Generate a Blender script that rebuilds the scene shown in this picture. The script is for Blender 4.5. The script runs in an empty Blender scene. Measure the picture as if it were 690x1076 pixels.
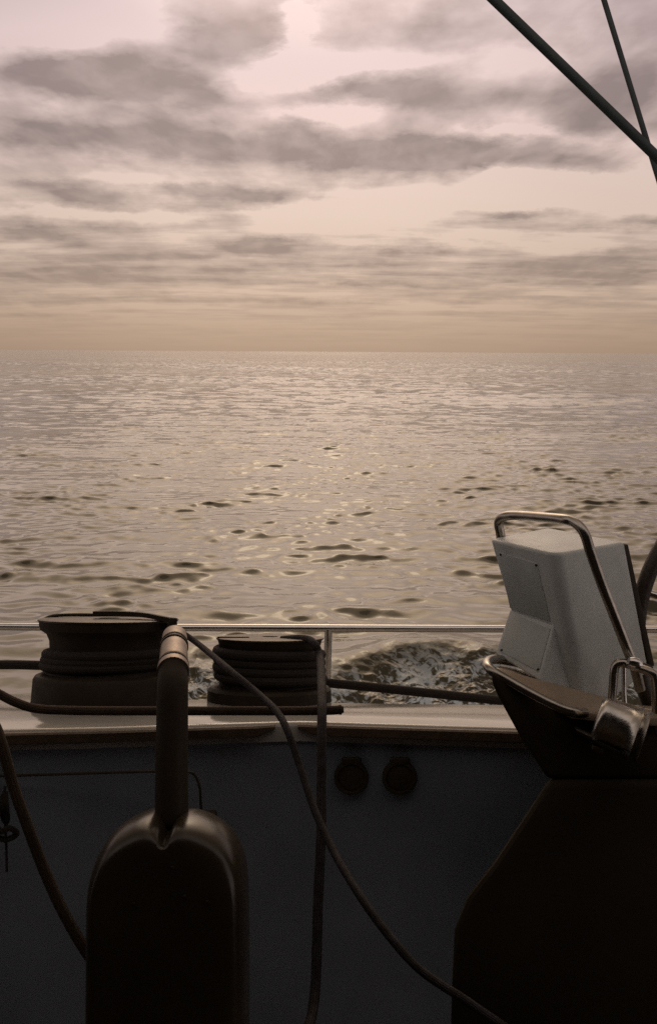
import bpy, bmesh, math, random
import numpy as np
from mathutils import Vector, Matrix
random.seed(4)
SC = bpy.context.scene
COL = SC.collection
R = math.radians

# ------------------------------------------------------------------ camera
F = 1046.1                      # focal length in photo pixels (35 mm on a 36 mm tall frame)
EYE = Vector((0, 0, 2.6))       # eye height over the water
PITCH = math.degrees(math.atan(168.5 / F))
cam_d = bpy.data.cameras.new('camera')
cam = bpy.data.objects.new('camera', cam_d)
COL.objects.link(cam)
cam_d.sensor_fit = 'VERTICAL'
cam_d.sensor_height = 36
cam_d.lens = 35
cam_d.clip_start = 0.05
cam_d.clip_end = 60000
CAMROT = Matrix.Rotation(R(90 - PITCH), 4, 'X') @ Matrix.Rotation(R(0.33), 4, 'Z')
cam.matrix_world = Matrix.Translation(EYE) @ CAMROT
SC.camera = cam

# ------------------------------------------------------------------ colour helper
def lin(r, g, b):
    def f(c):
        c /= 255.0
        return c / 12.92 if c <= 0.04045 else ((c + 0.055) / 1.055) ** 2.4
    return (f(r), f(g), f(b), 1.0)

# ------------------------------------------------------------------ view
SC.view_settings.view_transform = 'Standard'
SC.view_settings.look = 'None'
SC.view_settings.exposure = 0.0
SC.view_settings.gamma = 1.0
SC.cycles.use_denoising = False
SC.cycles.max_bounces = 6
SC.cycles.sample_clamp_indirect = 4.0

# ------------------------------------------------------------------ sky
SUN_EL, SUN_AZ = 33.0, -1.5     # azimuth measured from +Y towards +X
world = bpy.data.worlds.new('World')
SC.world = world
world.use_nodes = True
NT = world.node_tree
NT.nodes.clear()

class G:
    """small node-graph helper"""
    def __init__(self, nt): self.nt = nt
    def n(self, t, **kw):
        x = self.nt.nodes.new(t)
        for k, v in kw.items(): setattr(x, k, v)
        return x
    def put(self, sock, v):
        if isinstance(v, bpy.types.NodeSocket): self.nt.links.new(v, sock)
        else: sock.default_value = v
    def m(self, op, a, b=None, c=None, clamp=False):
        x = self.n('ShaderNodeMath', operation=op, use_clamp=clamp)
        self.put(x.inputs[0], a)
        if b is not None: self.put(x.inputs[1], b)
        if c is not None: self.put(x.inputs[2], c)
        return x.outputs[0]
    def xyz(self, a, b, c):
        x = self.n('ShaderNodeCombineXYZ')
        for i, v in enumerate((a, b, c)): self.put(x.inputs[i], v)
        return x.outputs[0]
    def noise(self, vec, scale, detail=4, rough=0.5, dist=0.0):
        x = self.n('ShaderNodeTexNoise')
        self.put(x.inputs['Vector'], vec)
        x.inputs['Scale'].default_value = scale
        x.inputs['Detail'].default_value = detail
        x.inputs['Roughness'].default_value = rough
        x.inputs['Distortion'].default_value = dist
        return x.outputs['Fac']
    def ramp(self, fac, stops, mode='LINEAR'):
        x = self.n('ShaderNodeValToRGB')
        x.color_ramp.interpolation = mode
        e = x.color_ramp.elements
        while len(e) < len(stops): e.new(0.5)
        for el, (p, c) in zip(e, stops):
            el.position = p
            el.color = c if hasattr(c, '__len__') else (c, c, c, 1)
        self.put(x.inputs[0], fac)
        return x.outputs[0]
    def mix(self, f, a, b, mode='MIX'):
        x = self.n('ShaderNodeMix', data_type='RGBA', blend_type=mode)
        self.put(x.inputs[0], f); self.put(x.inputs[6], a); self.put(x.inputs[7], b)
        return x.outputs[2]

def pix_uv(px, py):
    """direction of the photo pixel as tangent coordinates of the sky ahead"""
    d = CAMROT.to_3x3() @ Vector(((px - 345) / F, (538 - py) / F, -1))
    return d.x / d.y, d.z / d.y

g = G(NT)
tc = g.n('ShaderNodeTexCoord').outputs['Generated']
sep = g.n('ShaderNodeSeparateXYZ'); g.put(sep.inputs[0], tc)
X, Y, Z = sep.outputs
zc = g.m('MAXIMUM', Z, 0.0)
den = g.m('ADD', zc, 0.085)
ydn = g.m('ADD', g.m('MULTIPLY', g.m('LOGARITHM', den, 2.71828), -1.15), g.m('DIVIDE', 0.20, den))
P = g.xyz(g.m('DIVIDE', X, den), ydn, g.m('MULTIPLY', Y, 0.5))
n1 = g.noise(P, 2.9, 8, 0.50, 0.1)
n3 = g.noise(P, 7.0, 7, 0.52, 0.2)
n2 = g.noise(g.xyz(g.m('MULTIPLY', g.m('DIVIDE', X, den), 0.45), g.m('DIVIDE', Y, den), 3.3), 2.6, 7, 0.58, 0.15)
yf = g.m('MAXIMUM', Y, 0.05)
U = g.m('DIVIDE', X, yf)
V = g.m('DIVIDE', Z, yf)
wob = g.noise(g.xyz(g.m('MULTIPLY', U, 9.0), g.m('MULTIPLY', V, 20.0), 1.7), 1.0, 9, 0.65)
wob2 = g.noise(g.xyz(g.m('MULTIPLY', U, 9.0), g.m('MULTIPLY', V, 20.0), 8.1), 1.0, 9, 0.65)
Uw = g.m('ADD', U, g.m('MULTIPLY', g.m('SUBTRACT', wob, 0.5), 0.13))
Vw = g.m('ADD', V, g.m('MULTIPLY', g.m('SUBTRACT', wob2, 0.5), 0.042))
banks = [  # x, y, rx, ry, weight  (cloud banks + / gaps -)
    (70, 22, 90, 26, -.30), (215, 25, 60, 22, .17), (262, 50, 50, 18, .20), (303, 28, 14, 30, -.22), (350, 40, 30, 10, .08), (20, 110, 60, 30, .10),
    (40, 78, 80, 20, .22), (130, 84, 90, 24, .24), (215, 108, 50, 16, .18), (70, 142, 110, 16, .20),
    (50, 116, 26, 9, -.08), (128, 126, 30, 8, -.07), (180, 150, 70, 16, .20), (300, 150, 55, 20, .24),
    (300, 78, 50, 12, -.20), (350, 98, 40, 12, .18), (405, 94, 50, 15, .24), (380, 66, 70, 9, -.16),
    (410, 22, 80, 20, .17), (345, 122, 60, 7, -.14), (392, 160, 46, 20, .25), (440, 168, 40, 16, .22),
    (520, 164, 90, 13, .24), (560, 104, 110, 22, .19), (640, 70, 60, 26, .12), (540, 35, 90, 22, .12),
    (540, 142, 80, 5, -.14), (640, 130, 60, 10, .10), (600, 194, 110, 13, -.30), (450, 215, 90, 16, -.24),
    (85, 206, 60, 9, .22), (190, 196, 60, 11, .22), (272, 206, 42, 11, .24), (20, 190, 50, 7, .12),
    (110, 184, 110, 5, -.10), (150, 226, 190, 5, -.16), (350, 228, 60, 14, -.16),
    (60, 246, 110, 7, .20), (190, 262, 110, 7, .20), (40, 272, 90, 7, .18), (290, 256, 60, 6, .16), (120, 290, 130, 6, .17),
    (250, 282, 60, 5, .12), (400, 268, 70, 6, .18), (520, 284, 110, 9, .20), (640, 290, 80, 9, .18), (400, 299, 70, 3, .16),
    (550, 225, 56, 5, .22), (650, 236, 50, 5, .16), (640, 268, 60, 6, .16), (470, 252, 120, 6, -.14), (330, 290, 70, 7, -.10),
    (80, 312, 150, 4, .14), (560, 314, 150, 5, .12), (320, 316, 120, 3, .08), (60, 330, 120, 3, .08),
]
tot = None
for bx_, by_, rx, ry, w in banks:
    u0, v0 = pix_uv(bx_, by_)
    u1, _ = pix_uv(bx_ + rx, by_)
    _, v1 = pix_uv(bx_, by_ - ry)
    a = g.m('MULTIPLY', g.m('SUBTRACT', Uw, u0), 1 / (u1 - u0))
    b = g.m('MULTIPLY', g.m('SUBTRACT', Vw, v0), 1 / (v1 - v0))
    e = g.m('EXPONENT', g.m('MULTIPLY', g.m('MULTIPLY_ADD', a, a, g.m('MULTIPLY', b, b)), -0.8))
    e = g.m('MULTIPLY', e, w * 1.15)
    tot = e if tot is None else g.m('ADD', tot, e)
front = g.ramp(Y, [(0.0, 0.0), (0.3, 1.0)])
tot = g.m('MULTIPLY', tot, front)
lowm = g.ramp(V, [(0.09, 0.75), (0.20, 0.15)])
nmix = g.m('ADD', g.m('MULTIPLY', n2, lowm), g.m('MULTIPLY', n1, g.m('SUBTRACT', 1.0, lowm)))
nn = g.m('MULTIPLY_ADD', nmix, 1.30, -0.185)
dens = g.m('ADD', nn, tot)
cloud = g.ramp(dens, [(0.40, 0.0), (0.50, 0.40), (0.70, 1.0)])
# clear air behind the clouds, from the horizon up
clear = g.ramp(V, [(0.0, lin(180, 153, 132)), (0.025, lin(194, 166, 144)), (0.06, lin(216, 188, 167)), (0.13, lin(234, 208, 191)),
                   (0.22, lin(240, 213, 205)), (0.335, lin(234, 210, 209)), (0.42, lin(243, 214, 188)), (0.52, (1.08, 0.76, 0.52, 1)), (0.75, (0.95, 0.66, 0.45, 1)), (1.0, (0.62, 0.46, 0.34, 1))])
dark = g.ramp(V, [(0.0, lin(172, 147, 127)), (0.04, lin(168, 144, 128)), (0.10, lin(160, 138, 127)), (0.2, lin(154, 135, 129)),
                  (0.335, lin(158, 138, 136)), (0.44, lin(168, 142, 120)), (0.6, lin(165, 138, 110)), (1.0, lin(130, 114, 96))])
cloud = g.m('MULTIPLY', cloud, g.ramp(n3, [(0.32, 0.74), (0.68, 1.08)]))
soft = g.m('MULTIPLY', cloud, g.ramp(Z, [(0.0, 0.25), (0.03, 0.75), (0.07, 1.0)]))
skycol = g.mix(soft, clear, dark)
# bright thin cloud round the hidden sun, sky behind brightened to fill the cockpit
sd = Vector((math.sin(R(SUN_AZ)) * math.cos(R(SUN_EL)), math.cos(R(SUN_AZ)) * math.cos(R(SUN_EL)), math.sin(R(SUN_EL))))
dp = g.n('ShaderNodeVectorMath', operation='DOT_PRODUCT')
g.put(dp.inputs[0], tc); dp.inputs[1].default_value = sd
dpv = dp.outputs['Value']
glow = g.ramp(dpv, [(0.0, 0.0), (0.90, 0.0), (0.950, 0.03), (0.965, 0.12), (0.975, 0.42), (0.985, 0.8), (0.995, 1.0)], 'EASE')
away = g.ramp(g.m('MULTIPLY_ADD', dpv, 0.5, 0.5), [(0.0, (1.3, 1.5, 1.9, 1)), (0.55, (1.0, 1.15, 1.4, 1)), (0.82, (0.72, 0.72, 0.74, 1)), (0.925, (1, 1, 1, 1))])
# side falloff seen in the photograph: right and left edges are a little darker
skycol = g.mix(1.0, skycol, away, 'MULTIPLY')
side = g.ramp(g.m('ABSOLUTE', g.m('ADD', U, 0.02)), [(0.05, 1.0), (0.34, 0.48), (0.8, 0.35)], 'EASE')
hi = g.ramp(V, [(0.30, 0.0), (0.42, 1.0)])
sidef = g.m('ADD', g.m('MULTIPLY', side, g.m('MULTIPLY_ADD', hi, 0.75, 0.25)), g.m('SUBTRACT', 0.75, g.m('MULTIPLY', hi, 0.75)))
skycol = g.mix(front, skycol, g.mix(1.0, skycol, sidef, 'MULTIPLY'))
add = g.mix(1.0, skycol, g.mix(1.0, glow, (1.6, 1.2, 0.84, 1), 'MULTIPLY'), 'ADD')
core = g.ramp(g.m('MULTIPLY_ADD', dpv, 50.0, -49.0), [(0.0, 0.0), (0.75, 0.0), (0.95, 1.0)], 'EASE')
add = g.mix(1.0, add, g.mix(1.0, core, (2.6, 2.2, 1.7, 1), 'MULTIPLY'), 'ADD')
nish = g.n('ShaderNodeTexSky', sky_type='NISHITA', sun_disc=False)
nish.sun_elevation = R(SUN_EL)
nish.sun_rotation = R(SUN_AZ)
nish.dust_density = 1.0
nb = g.n('ShaderNodeBackground'); g.put(nb.inputs[0], nish.outputs[0]); nb.inputs[1].default_value = 0.05
cb = g.n('ShaderNodeBackground'); g.put(cb.inputs[0], add); cb.inputs[1].default_value = 1.0
ms = g.n('ShaderNodeMixShader'); ms.inputs[0].default_value = 0.94
g.nt.links.new(nb.outputs[0], ms.inputs[1]); g.nt.links.new(cb.outputs[0], ms.inputs[2])
wo = g.n('ShaderNodeOutputWorld'); g.nt.links.new(ms.outputs[0], wo.inputs[0])

# ------------------------------------------------------------------ sun behind thin cloud
sun_d = bpy.data.lights.new('sun', 'SUN')
sun_d.energy = 0.5
sun_d.angle = R(53)
sun_d.color = (1.0, 0.75, 0.53)
sun = bpy.data.objects.new('sun', sun_d)
COL.objects.link(sun)
sun.rotation_euler = (-sd).to_track_quat('-Z', 'Y').to_euler()

# ------------------------------------------------------------------ frames and projections
HEEL = R(12.5)                                   # the yacht heels towards the water we look at
BOAT = Matrix.Translation(EYE) @ Matrix.Rotation(-HEEL, 4, 'X')
BINV = BOAT.to_3x3().inverted()
def ray(px, py):
    return BINV @ (CAMROT.to_3x3() @ Vector(((px - 345) / F, (538 - py) / F, -1)))
def at(px, py, Yd):
    """point of the yacht's own frame seen at that photo pixel, at reach Yd from the eye"""
    d = ray(px, py)
    return d * (Yd / d.y)
def atz(px, py, Zd):
    d = ray(px, py)
    return d * (Zd / d.z)
def pw(px, Yd):                                   # metres per pixel at a reach
    return Yd / F

# ------------------------------------------------------------------ materials
def mat(name, col, rough=0.5, metal=0.0, spec=0.5, bump=0.0, bscale=80, vary=0.0, vscale=6, coat=0.0):
    m = bpy.data.materials.new(name)
    m.use_nodes = True
    h = G(m.node_tree)
    bs = m.node_tree.nodes['Principled BSDF']
    c = col if len(col) == 4 else (*col, 1)
    tcn = h.n('ShaderNodeTexCoord').outputs['Object']
    if vary:
        nz = h.noise(tcn, vscale, 6, 0.6)
        f = h.ramp(nz, [(0.3, 1 - vary), (0.7, 1 + vary * 0.4)])
        h.put(bs.inputs['Base Color'], h.mix(1.0, c, f, 'MULTIPLY'))
        h.put(bs.inputs['Roughness'], h.m('MULTIPLY_ADD', h.noise(tcn, vscale * 2.3, 5, 0.6), rough * 0.6, rough * 0.7))
    else:
        bs.inputs['Base Color'].default_value = c
        bs.inputs['Roughness'].default_value = rough
    bs.inputs['Metallic'].default_value = metal
    bs.inputs['Specular IOR Level'].default_value = spec
    bs.inputs['Coat Weight'].default_value = coat
    if bump:
        b = h.n('ShaderNodeBump'); b.inputs['Strength'].default_value = bump; b.inputs['Distance'].default_value = 0.002
        h.put(b.inputs['Height'], h.noise(tcn, bscale, 4, 0.6))
        h.nt.links.new(b.outputs[0], bs.inputs['Normal'])
    return m
M = {
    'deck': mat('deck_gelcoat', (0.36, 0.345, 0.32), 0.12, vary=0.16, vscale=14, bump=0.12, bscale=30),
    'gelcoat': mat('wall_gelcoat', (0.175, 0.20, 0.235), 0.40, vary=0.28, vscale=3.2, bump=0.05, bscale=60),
    'hull': mat('hull_paint', (0.55, 0.55, 0.55), 0.3, vary=0.1),
    'teak': mat('teak', (0.07, 0.043, 0.023), 0.55, vary=0.4, vscale=30, bump=0.4, bscale=120),
    'steel': mat('polished_steel', (0.70, 0.68, 0.66), 0.20, 1.0, vary=0.12, vscale=40),
    'tube_steel': mat('weathered_steel', (0.42, 0.39, 0.35), 0.26, 1.0, vary=0.25, vscale=50),
    'chrome': mat('cast_chrome', (0.62, 0.59, 0.55), 0.26, 1.0, vary=0.2, vscale=60, bump=0.15, bscale=150),
    'winch': mat('black_anodised', (0.030, 0.021, 0.013), 0.6, 0.0, spec=0.2, vary=0.3, vscale=25, bump=0.2, bscale=200),
    'winch_top': mat('worn_winch_top', (0.075, 0.06, 0.045), 0.42, 0.8, vary=0.4, vscale=40),
    'black': mat('black_plastic', (0.040, 0.029, 0.018), 0.6, spec=0.2, vary=0.3, vscale=12, bump=0.2, bscale=120),
    'hood': mat('glossy_black_hood', (0.040, 0.029, 0.018), 0.27, spec=0.5, vary=0.35, vscale=9, bump=0.06, bscale=14),
    'console': mat('console_paint', (0.042, 0.031, 0.020), 0.75, spec=0.12, vary=0.3, vscale=5, bump=0.2, bscale=90),
    'pod': mat('pod_plastic', (0.62, 0.65, 0.65), 0.42, vary=0.14, vscale=18, bump=0.10, bscale=260),
    'panel': mat('panel_plastic', (0.50, 0.54, 0.53), 0.5, vary=0.12, vscale=22, bump=0.10, bscale=260),
    'leather': mat('leather_wrap', (0.05, 0.035, 0.025), 0.5, vary=0.3, vscale=60, bump=0.4, bscale=180),
    'collar': mat('worn_bronze', (0.30, 0.24, 0.19), 0.42, 0.7, vary=0.3, vscale=40),
    'line': mat('grey_teal_line', (0.022, 0.034, 0.034), 0.6, vary=0.3, vscale=20, bump=0.3, bscale=300),
    'shade_roof': mat('shade_lining', (0.035, 0.028, 0.022), 0.8, vary=0.2),
    'tray': mat('lit_tray', (0.36, 0.29, 0.22), 0.25, vary=0.25, vscale=20),  # lit beige of the tray top put into its base colour
}
def rope_mat(name, col, fleck):
    m = bpy.data.materials.new(name); m.use_nodes = True
    h = G(m.node_tree); bs = m.node_tree.nodes['Principled BSDF']
    uv = h.n('ShaderNodeTexCoord').outputs['UV']
    s = h.n('ShaderNodeSeparateXYZ'); h.put(s.inputs[0], uv)
    # two families of strands crossing over the rope: u round it, v metres along it
    a = h.m('SINE', h.m('MULTIPLY', h.m('MULTIPLY_ADD', s.outputs[1], 75.0, s.outputs[0]), 6 * 6.2832))
    b = h.m('SINE', h.m('MULTIPLY', h.m('MULTIPLY_ADD', s.outputs[1], -75.0, s.outputs[0]), 6 * 6.2832))
    w = h.m('MULTIPLY_ADD', h.m('MULTIPLY', a, b), 0.5, 0.5)
    nz = h.noise(h.n('ShaderNodeTexCoord').outputs['Object'], 60, 4, 0.6)
    f = h.ramp(h.m('MULTIPLY', w, nz), [(0.25, 0.0), (0.5, 1.0)])
    h.put(bs.inputs['Base Color'], h.mix(f, col, fleck))
    bs.inputs['Roughness'].default_value = 0.8
    bp = h.n('ShaderNodeBump'); bp.inputs['Strength'].default_value = 0.8; bp.inputs['Distance'].default_value = 0.0015
    h.put(bp.inputs['Height'], w); h.nt.links.new(bp.outputs[0], bs.inputs['Normal'])
    return m
M['rope'] = rope_mat('dark_braid', lin(36, 28, 23), lin(84, 80, 90))
M['rope_brown'] = rope_mat('brown_rope', lin(52, 36, 20), lin(78, 56, 34))
M['sheet'] = rope_mat('black_sheet', lin(34, 25, 18), lin(42, 32, 24))

# ------------------------------------------------------------------ object helpers
def root(name, label, cat, base, group=None):
    """Empty at the thing's base, in the yacht's frame"""
    o = bpy.data.objects.new(name, None)
    COL.objects.link(o)
    o.empty_display_size = 0.1
    o.matrix_world = BOAT @ Matrix.Translation(base)
    o['label'] = label; o['category'] = cat
    if group: o['group'] = group
    o['base'] = tuple(base)
    return o
def base_of(o):
    while o.parent and 'base' not in o: o = o.parent
    return Vector(o['base']) if 'base' in o else Vector((0, 0, 0))
def smooth(bm, ang=40):
    for f in bm.faces: f.smooth = True
    for e in bm.edges:
        e.smooth = not (len(e.link_faces) == 2 and e.calc_face_angle(0) > R(ang))
def link(name, bm, material, parent=None, ang=40, label=None):
    """bm is in the yacht's frame; the object keeps its thing's origin"""
    bmesh.ops.recalc_face_normals(bm, faces=bm.faces[:])
    smooth(bm, ang)
    me = bpy.data.meshes.new(name)
    b = base_of(parent) if parent else Vector((0, 0, 0))
    bm.transform(Matrix.Translation(-b))
    bm.to_mesh(me); bm.free()
    me.materials.append(material)
    o = bpy.data.objects.new(name, me)
    COL.objects.link(o)
    if parent: o.parent = parent
    if label: o['label'] = label
    return o
def alone(name, bm, material, label, cat, base, group=None, ang=40):
    """a thing that is one mesh"""
    bmesh.ops.recalc_face_normals(bm, faces=bm.faces[:])
    smooth(bm, ang)
    me = bpy.data.meshes.new(name)
    bm.transform(Matrix.Translation(-Vector(base)))
    bm.to_mesh(me); bm.free()
    me.materials.append(material)
    o = bpy.data.objects.new(name, me)
    COL.objects.link(o)
    o.matrix_world = BOAT @ Matrix.Translation(base)
    o['label'] = label; o['category'] = cat
    if group: o['group'] = group
    return o
def spline(pts, n=8):
    pts = [Vector(p) for p in pts]
    if len(pts) < 3: return [pts[0].lerp(pts[1], i / n) for i in range(n + 1)]
    out = []
    ex = [pts[0] * 2 - pts[1]] + pts + [pts[-1] * 2 - pts[-2]]
    for i in range(1, len(ex) - 2):
        p0, p1, p2, p3 = ex[i - 1:i + 3]
        for k in range(n):
            t = k / n
            out.append(0.5 * ((2 * p1) + (p2 - p0) * t + (2 * p0 - 5 * p1 + 4 * p2 - p3) * t * t + (3 * p1 - p0 - 3 * p2 + p3) * t ** 3))
    out.append(pts[-1])
    return out
def tube(bm, pts, r, seg=12, cap=True, rfun=None):
    pts = [Vector(p) for p in pts]
    uvl = bm.loops.layers.uv.verify()
    T0 = (pts[1] - pts[0]).normalized()
    N = T0.orthogonal().normalized()
    rings, dist, L = [], 0.0, []
    for i, p in enumerate(pts):
        if i == 0: T = T0
        elif i == len(pts) - 1: T = (pts[i] - pts[i - 1]).normalized()
        else: T = (pts[i + 1] - pts[i - 1]).normalized()
        N = (N - T * N.dot(T)).normalized()
        B = T.cross(N)
        rr = rfun(i / (len(pts) - 1)) * r if rfun else r
        rings.append([bm.verts.new(p + (N * math.cos(a) + B * math.sin(a)) * rr) for a in [k * 2 * math.pi / seg for k in range(seg)]])
        if i: dist += (p - pts[i - 1]).length
        L.append(dist)
    for i in range(len(rings) - 1):
        for k in range(seg):
            f = bm.faces.new((rings[i][k], rings[i][(k + 1) % seg], rings[i + 1][(k + 1) % seg], rings[i + 1][k]))
            for l, (u, v) in zip(f.loops, ((k / seg, L[i]), ((k + 1) / seg, L[i]), ((k + 1) / seg, L[i + 1]), (k / seg, L[i + 1]))):
                l[uvl].uv = (u, v)
    if cap:
        bm.faces.new(rings[0][::-1]); bm.faces.new(rings[-1])
    return bm
def lathe(bm, prof, c, axis=(0, 0, 1), seg=48):
    """prof: (radius, height) along axis from c"""
    A = Vector(axis).normalized(); N = A.orthogonal().normalized(); B = A.cross(N)
    c = Vector(c); rings = []
    for r_, h_ in prof:
        if r_ < 1e-6: rings.append([bm.verts.new(c + A * h_)])
        else: rings.append([bm.verts.new(c + A * h_ + (N * math.cos(a) + B * math.sin(a)) * r_) for a in [k * 2 * math.pi / seg for k in range(seg)]])
    for a, b in zip(rings, rings[1:]):
        for k in range(seg):
            k2 = (k + 1) % seg
            if len(a) == 1 and len(b) > 1: bm.faces.new((a[0], b[k], b[k2]))
            elif len(b) == 1 and len(a) > 1: bm.faces.new((a[k], a[k2], b[0]))
            elif len(a) > 1: bm.faces.new((a[k], a[k2], b[k2], b[k]))
    return bm
def loft(bm, A, B):
    """solid between two matching closed outlines"""
    va = [bm.verts.new(p) for p in A]; vb = [bm.verts.new(p) for p in B]
    n = len(va)
    for i in range(n): bm.faces.new((va[i], va[(i + 1) % n], vb[(i + 1) % n], vb[i]))
    bm.faces.new(va[::-1]); bm.faces.new(vb)
    return bm
def bevel(bm, w, seg=3, ang=25):
    bmesh.ops.recalc_face_normals(bm, faces=bm.faces[:])
    es = [e for e in bm.edges if len(e.link_faces) == 2 and e.calc_face_angle(0) > R(ang)]
    bmesh.ops.bevel(bm, geom=es, offset=w, segments=seg, profile=0.5, affect='EDGES', clamp_overlap=True)
    return bm
def box(bm, x0, x1, y0, y1, z0, z1):
    P4 = lambda z: [Vector((x0, y0, z)), Vector((x1, y0, z)), Vector((x1, y1, z)), Vector((x0, y1, z))]
    return loft(bm, P4(z0), P4(z1))
NB = bmesh.new

# ================================================================== THE SEA
CHOP, RUF = 0.70, 1.9
def sea():
    rng = np.random.default_rng(11)
    Hc = EYE.z
    # rings spaced for even detail from the yacht's side out to the horizon
    ang = np.linspace(math.atan(Hc / 2.2), math.atan(Hc / 5.0), 60, endpoint=False)
    ang = np.concatenate([ang, np.linspace(math.atan(Hc / 5.0), R(0.012), 1500)])
    rad = Hc / np.tan(ang)
    rad = np.concatenate([rad, [20000, 45000]])
    az_f = np.linspace(-R(21.5), R(21.5), 1300)
    az_s = np.concatenate([np.linspace(R(21.5), R(50), 190)[1:], np.linspace(R(50), R(310), 170)[1:-1], np.linspace(R(310), R(360 - 21.5), 190)[:-1]])
    az = np.concatenate([az_f, az_s])
    RR, AA = np.meshgrid(rad, az, indexing='ij')
    x = RR * np.sin(AA); y = RR * np.cos(AA)
    dr = np.gradient(rad)[:, None] * np.ones_like(AA)
    daz = np.where(np.abs(AA) <= R(21.6), R(43) / 1300, np.where((AA <= R(50)) | (AA >= R(310)), R(28.5) / 190, R(260) / 170))
    res = np.maximum(dr * 0.8, RR * daz)
    z = np.zeros_like(x); dx = np.zeros_like(x); dy = np.zeros_like(x)
    NS, NM, NL = 150, 46, 14
    lam = np.concatenate([np.exp(rng.uniform(math.log(0.20), math.log(1.0), NS)), np.exp(rng.uniform(math.log(1.25), math.log(5.0), NM)), np.exp(rng.uniform(math.log(5.0), math.log(16.0), NL))])
    N = len(lam)
    # broad spread of directions so the surface looks confused and oily
    th = R(262) + rng.normal(0, 1, N) * np.where(lam < 0.4, 0.7, 0.40)
    slope = np.where(lam < 1.15, 0.0195, np.where(lam < 5, 0.0060, 0.0050)) * np.exp(rng.normal(0, 0.25, N)) * np.clip(lam / 0.30, 0.7, 1) * np.where((lam > 0.65) & (lam < 1.15), 0.62, 1.0)
    ph = rng.uniform(0, 2 * math.pi, N)
    # ripples come in packets with smooth water between them
    def field(l0, l1, n):
        f = np.zeros_like(x)
        for _ in range(n):
            l = math.exp(rng.uniform(math.log(l0), math.log(l1))); t = rng.uniform(0, 2 * math.pi)
            f += np.cos(2 * math.pi / l * (x * math.cos(t) + y * math.sin(t)) + rng.uniform(0, 6.28))
        return f / math.sqrt(n / 2)
    pk = 0.9 * field(1.4, 4.5, 14) + 0.45 * field(6, 30, 10)
    calm = np.clip(np.exp(0.45 * pk - 0.2), 0.35, 1.3)
    calm = np.where(x > 5.0, np.minimum(calm * 1.15, 2.1), calm)
    for l, t, s, p in zip(lam, th, slope, ph):
        k = 2 * math.pi / l
        a = s / k
        w = np.clip((l / res - 1.6) / 1.2, 0, 1)
        if l < 1.25: w = w * calm
        arg = k * (x * math.cos(t) + y * math.sin(t)) + p
        z += a * w * np.cos(arg)
        c = a * w * np.sin(arg) * 0.6
        dx -= c * math.cos(t); dy -= c * math.sin(t)
    # long low swell
    for l, t, s, p in ((31, R(262), .022, .4), (47, R(281), .018, 2.0), (22, R(235), .02, 4.)):
        k = 2 * math.pi / l
        z += s / k * np.cos(k * (x * math.cos(t) + y * math.sin(t)) + p) * np.clip((l / res - 2) / 2.5, 0, 1)
    # the yacht's own bow wave: a smooth shoulder, broken water inside it
    yedge = WAKE_EDGE(x)
    inside = 1 / (1 + np.exp(-(yedge - y) / 0.16))
    far = np.exp(-((y - yedge - 0.30) / 0.42) ** 2)
    inrange = np.clip((7.0 - np.abs(x)) / 2.0, 0, 1) * (y > 0)
    z += inrange * far * 0.085 * (0.55 + 0.45 * np.sin(x * 1.9 + 0.4))
    churn = np.zeros_like(x)
    near = (RR < 14)
    xs, ys = x[near], y[near]; cz = np.zeros_like(xs)
    for _ in range(90):
        l = math.exp(rng.uniform(math.log(0.09), math.log(0.9))); k = 2 * math.pi / l
        t = rng.uniform(0, 2 * math.pi); p = rng.uniform(0, 6.28)
        cz += (0.095 / k) * (1 - 2 * np.abs(np.sin(0.5 * (k * (xs * math.cos(t) + ys * math.sin(t)) + p + 0.8 * np.sin(3 * xs + p)))))
    churn[near] = cz
    z += churn * inside * inrange * 1.0
    x2 = x + dx; y2 = y + dy
    nr, na = x.shape
    co = np.stack([x2, y2, z], -1).reshape(-1, 3).astype(np.float32)
    ii = np.arange(nr - 1)[:, None]; jj = np.arange(na)[None, :]
    j2 = (jj + 1) % na
    quads = np.stack([ii * na + jj + 0 * j2, ii * na + j2, (ii + 1) * na + j2, (ii + 1) * na + jj + 0 * j2], -1).reshape(-1, 4)
    me = bpy.data.meshes.new('sea_water')
    me.vertices.add(len(co)); me.vertices.foreach_set('co', co.ravel())
    me.loops.add(quads.size); me.loops.foreach_set('vertex_index', quads.ravel().astype(np.int32))
    me.polygons.add(len(quads))
    me.polygons.foreach_set('loop_start', (np.arange(len(quads)) * 4).astype(np.int32))
    me.polygons.foreach_set('use_smooth', np.ones(len(quads), dtype=bool))
    me.update(calc_edges=True)
    at_ = me.attributes.new('foam', 'FLOAT', 'POINT')
    at_.data.foreach_set('value', (inside * inrange).ravel().astype(np.float32))
    gl = np.exp(-((np.degrees(AA) + 0.4) / 2.6) ** 4) * (AA < 1) * np.clip((RR - 700) / 500, 0, 1)  # rougher patch of far water added to catch a glint at the horizon
    ch = me.attributes.new('chop', 'FLOAT', 'POINT')
    ch.data.foreach_set('value', (np.clip((RR - 12) / 90, 0, 1) ** 0.7).ravel().astype(np.float32))
    at2 = me.attributes.new('glint_ruffle', 'FLOAT', 'POINT')
    at2.data.foreach_set('value', gl.ravel().astype(np.float32))
    me.flip_normals() if me.polygons[5000].normal.z < 0 else None
    m = bpy.data.materials.new('sea_water'); m.use_nodes = True
    h = G(m.node_tree); bs = m.node_tree.nodes['Principled BSDF']
    tcn = h.n('ShaderNodeTexCoord').outputs['Object']
    att = h.n('ShaderNodeAttribute', attribute_name='foam')
    mp = h.n('ShaderNodeMapping'); h.put(mp.inputs[0], tcn); mp.inputs['Scale'].default_value = (1, 1.0, 1)
    f1 = h.noise(mp.outputs[0], 8.5, 8, 0.70, 1.8)
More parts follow.
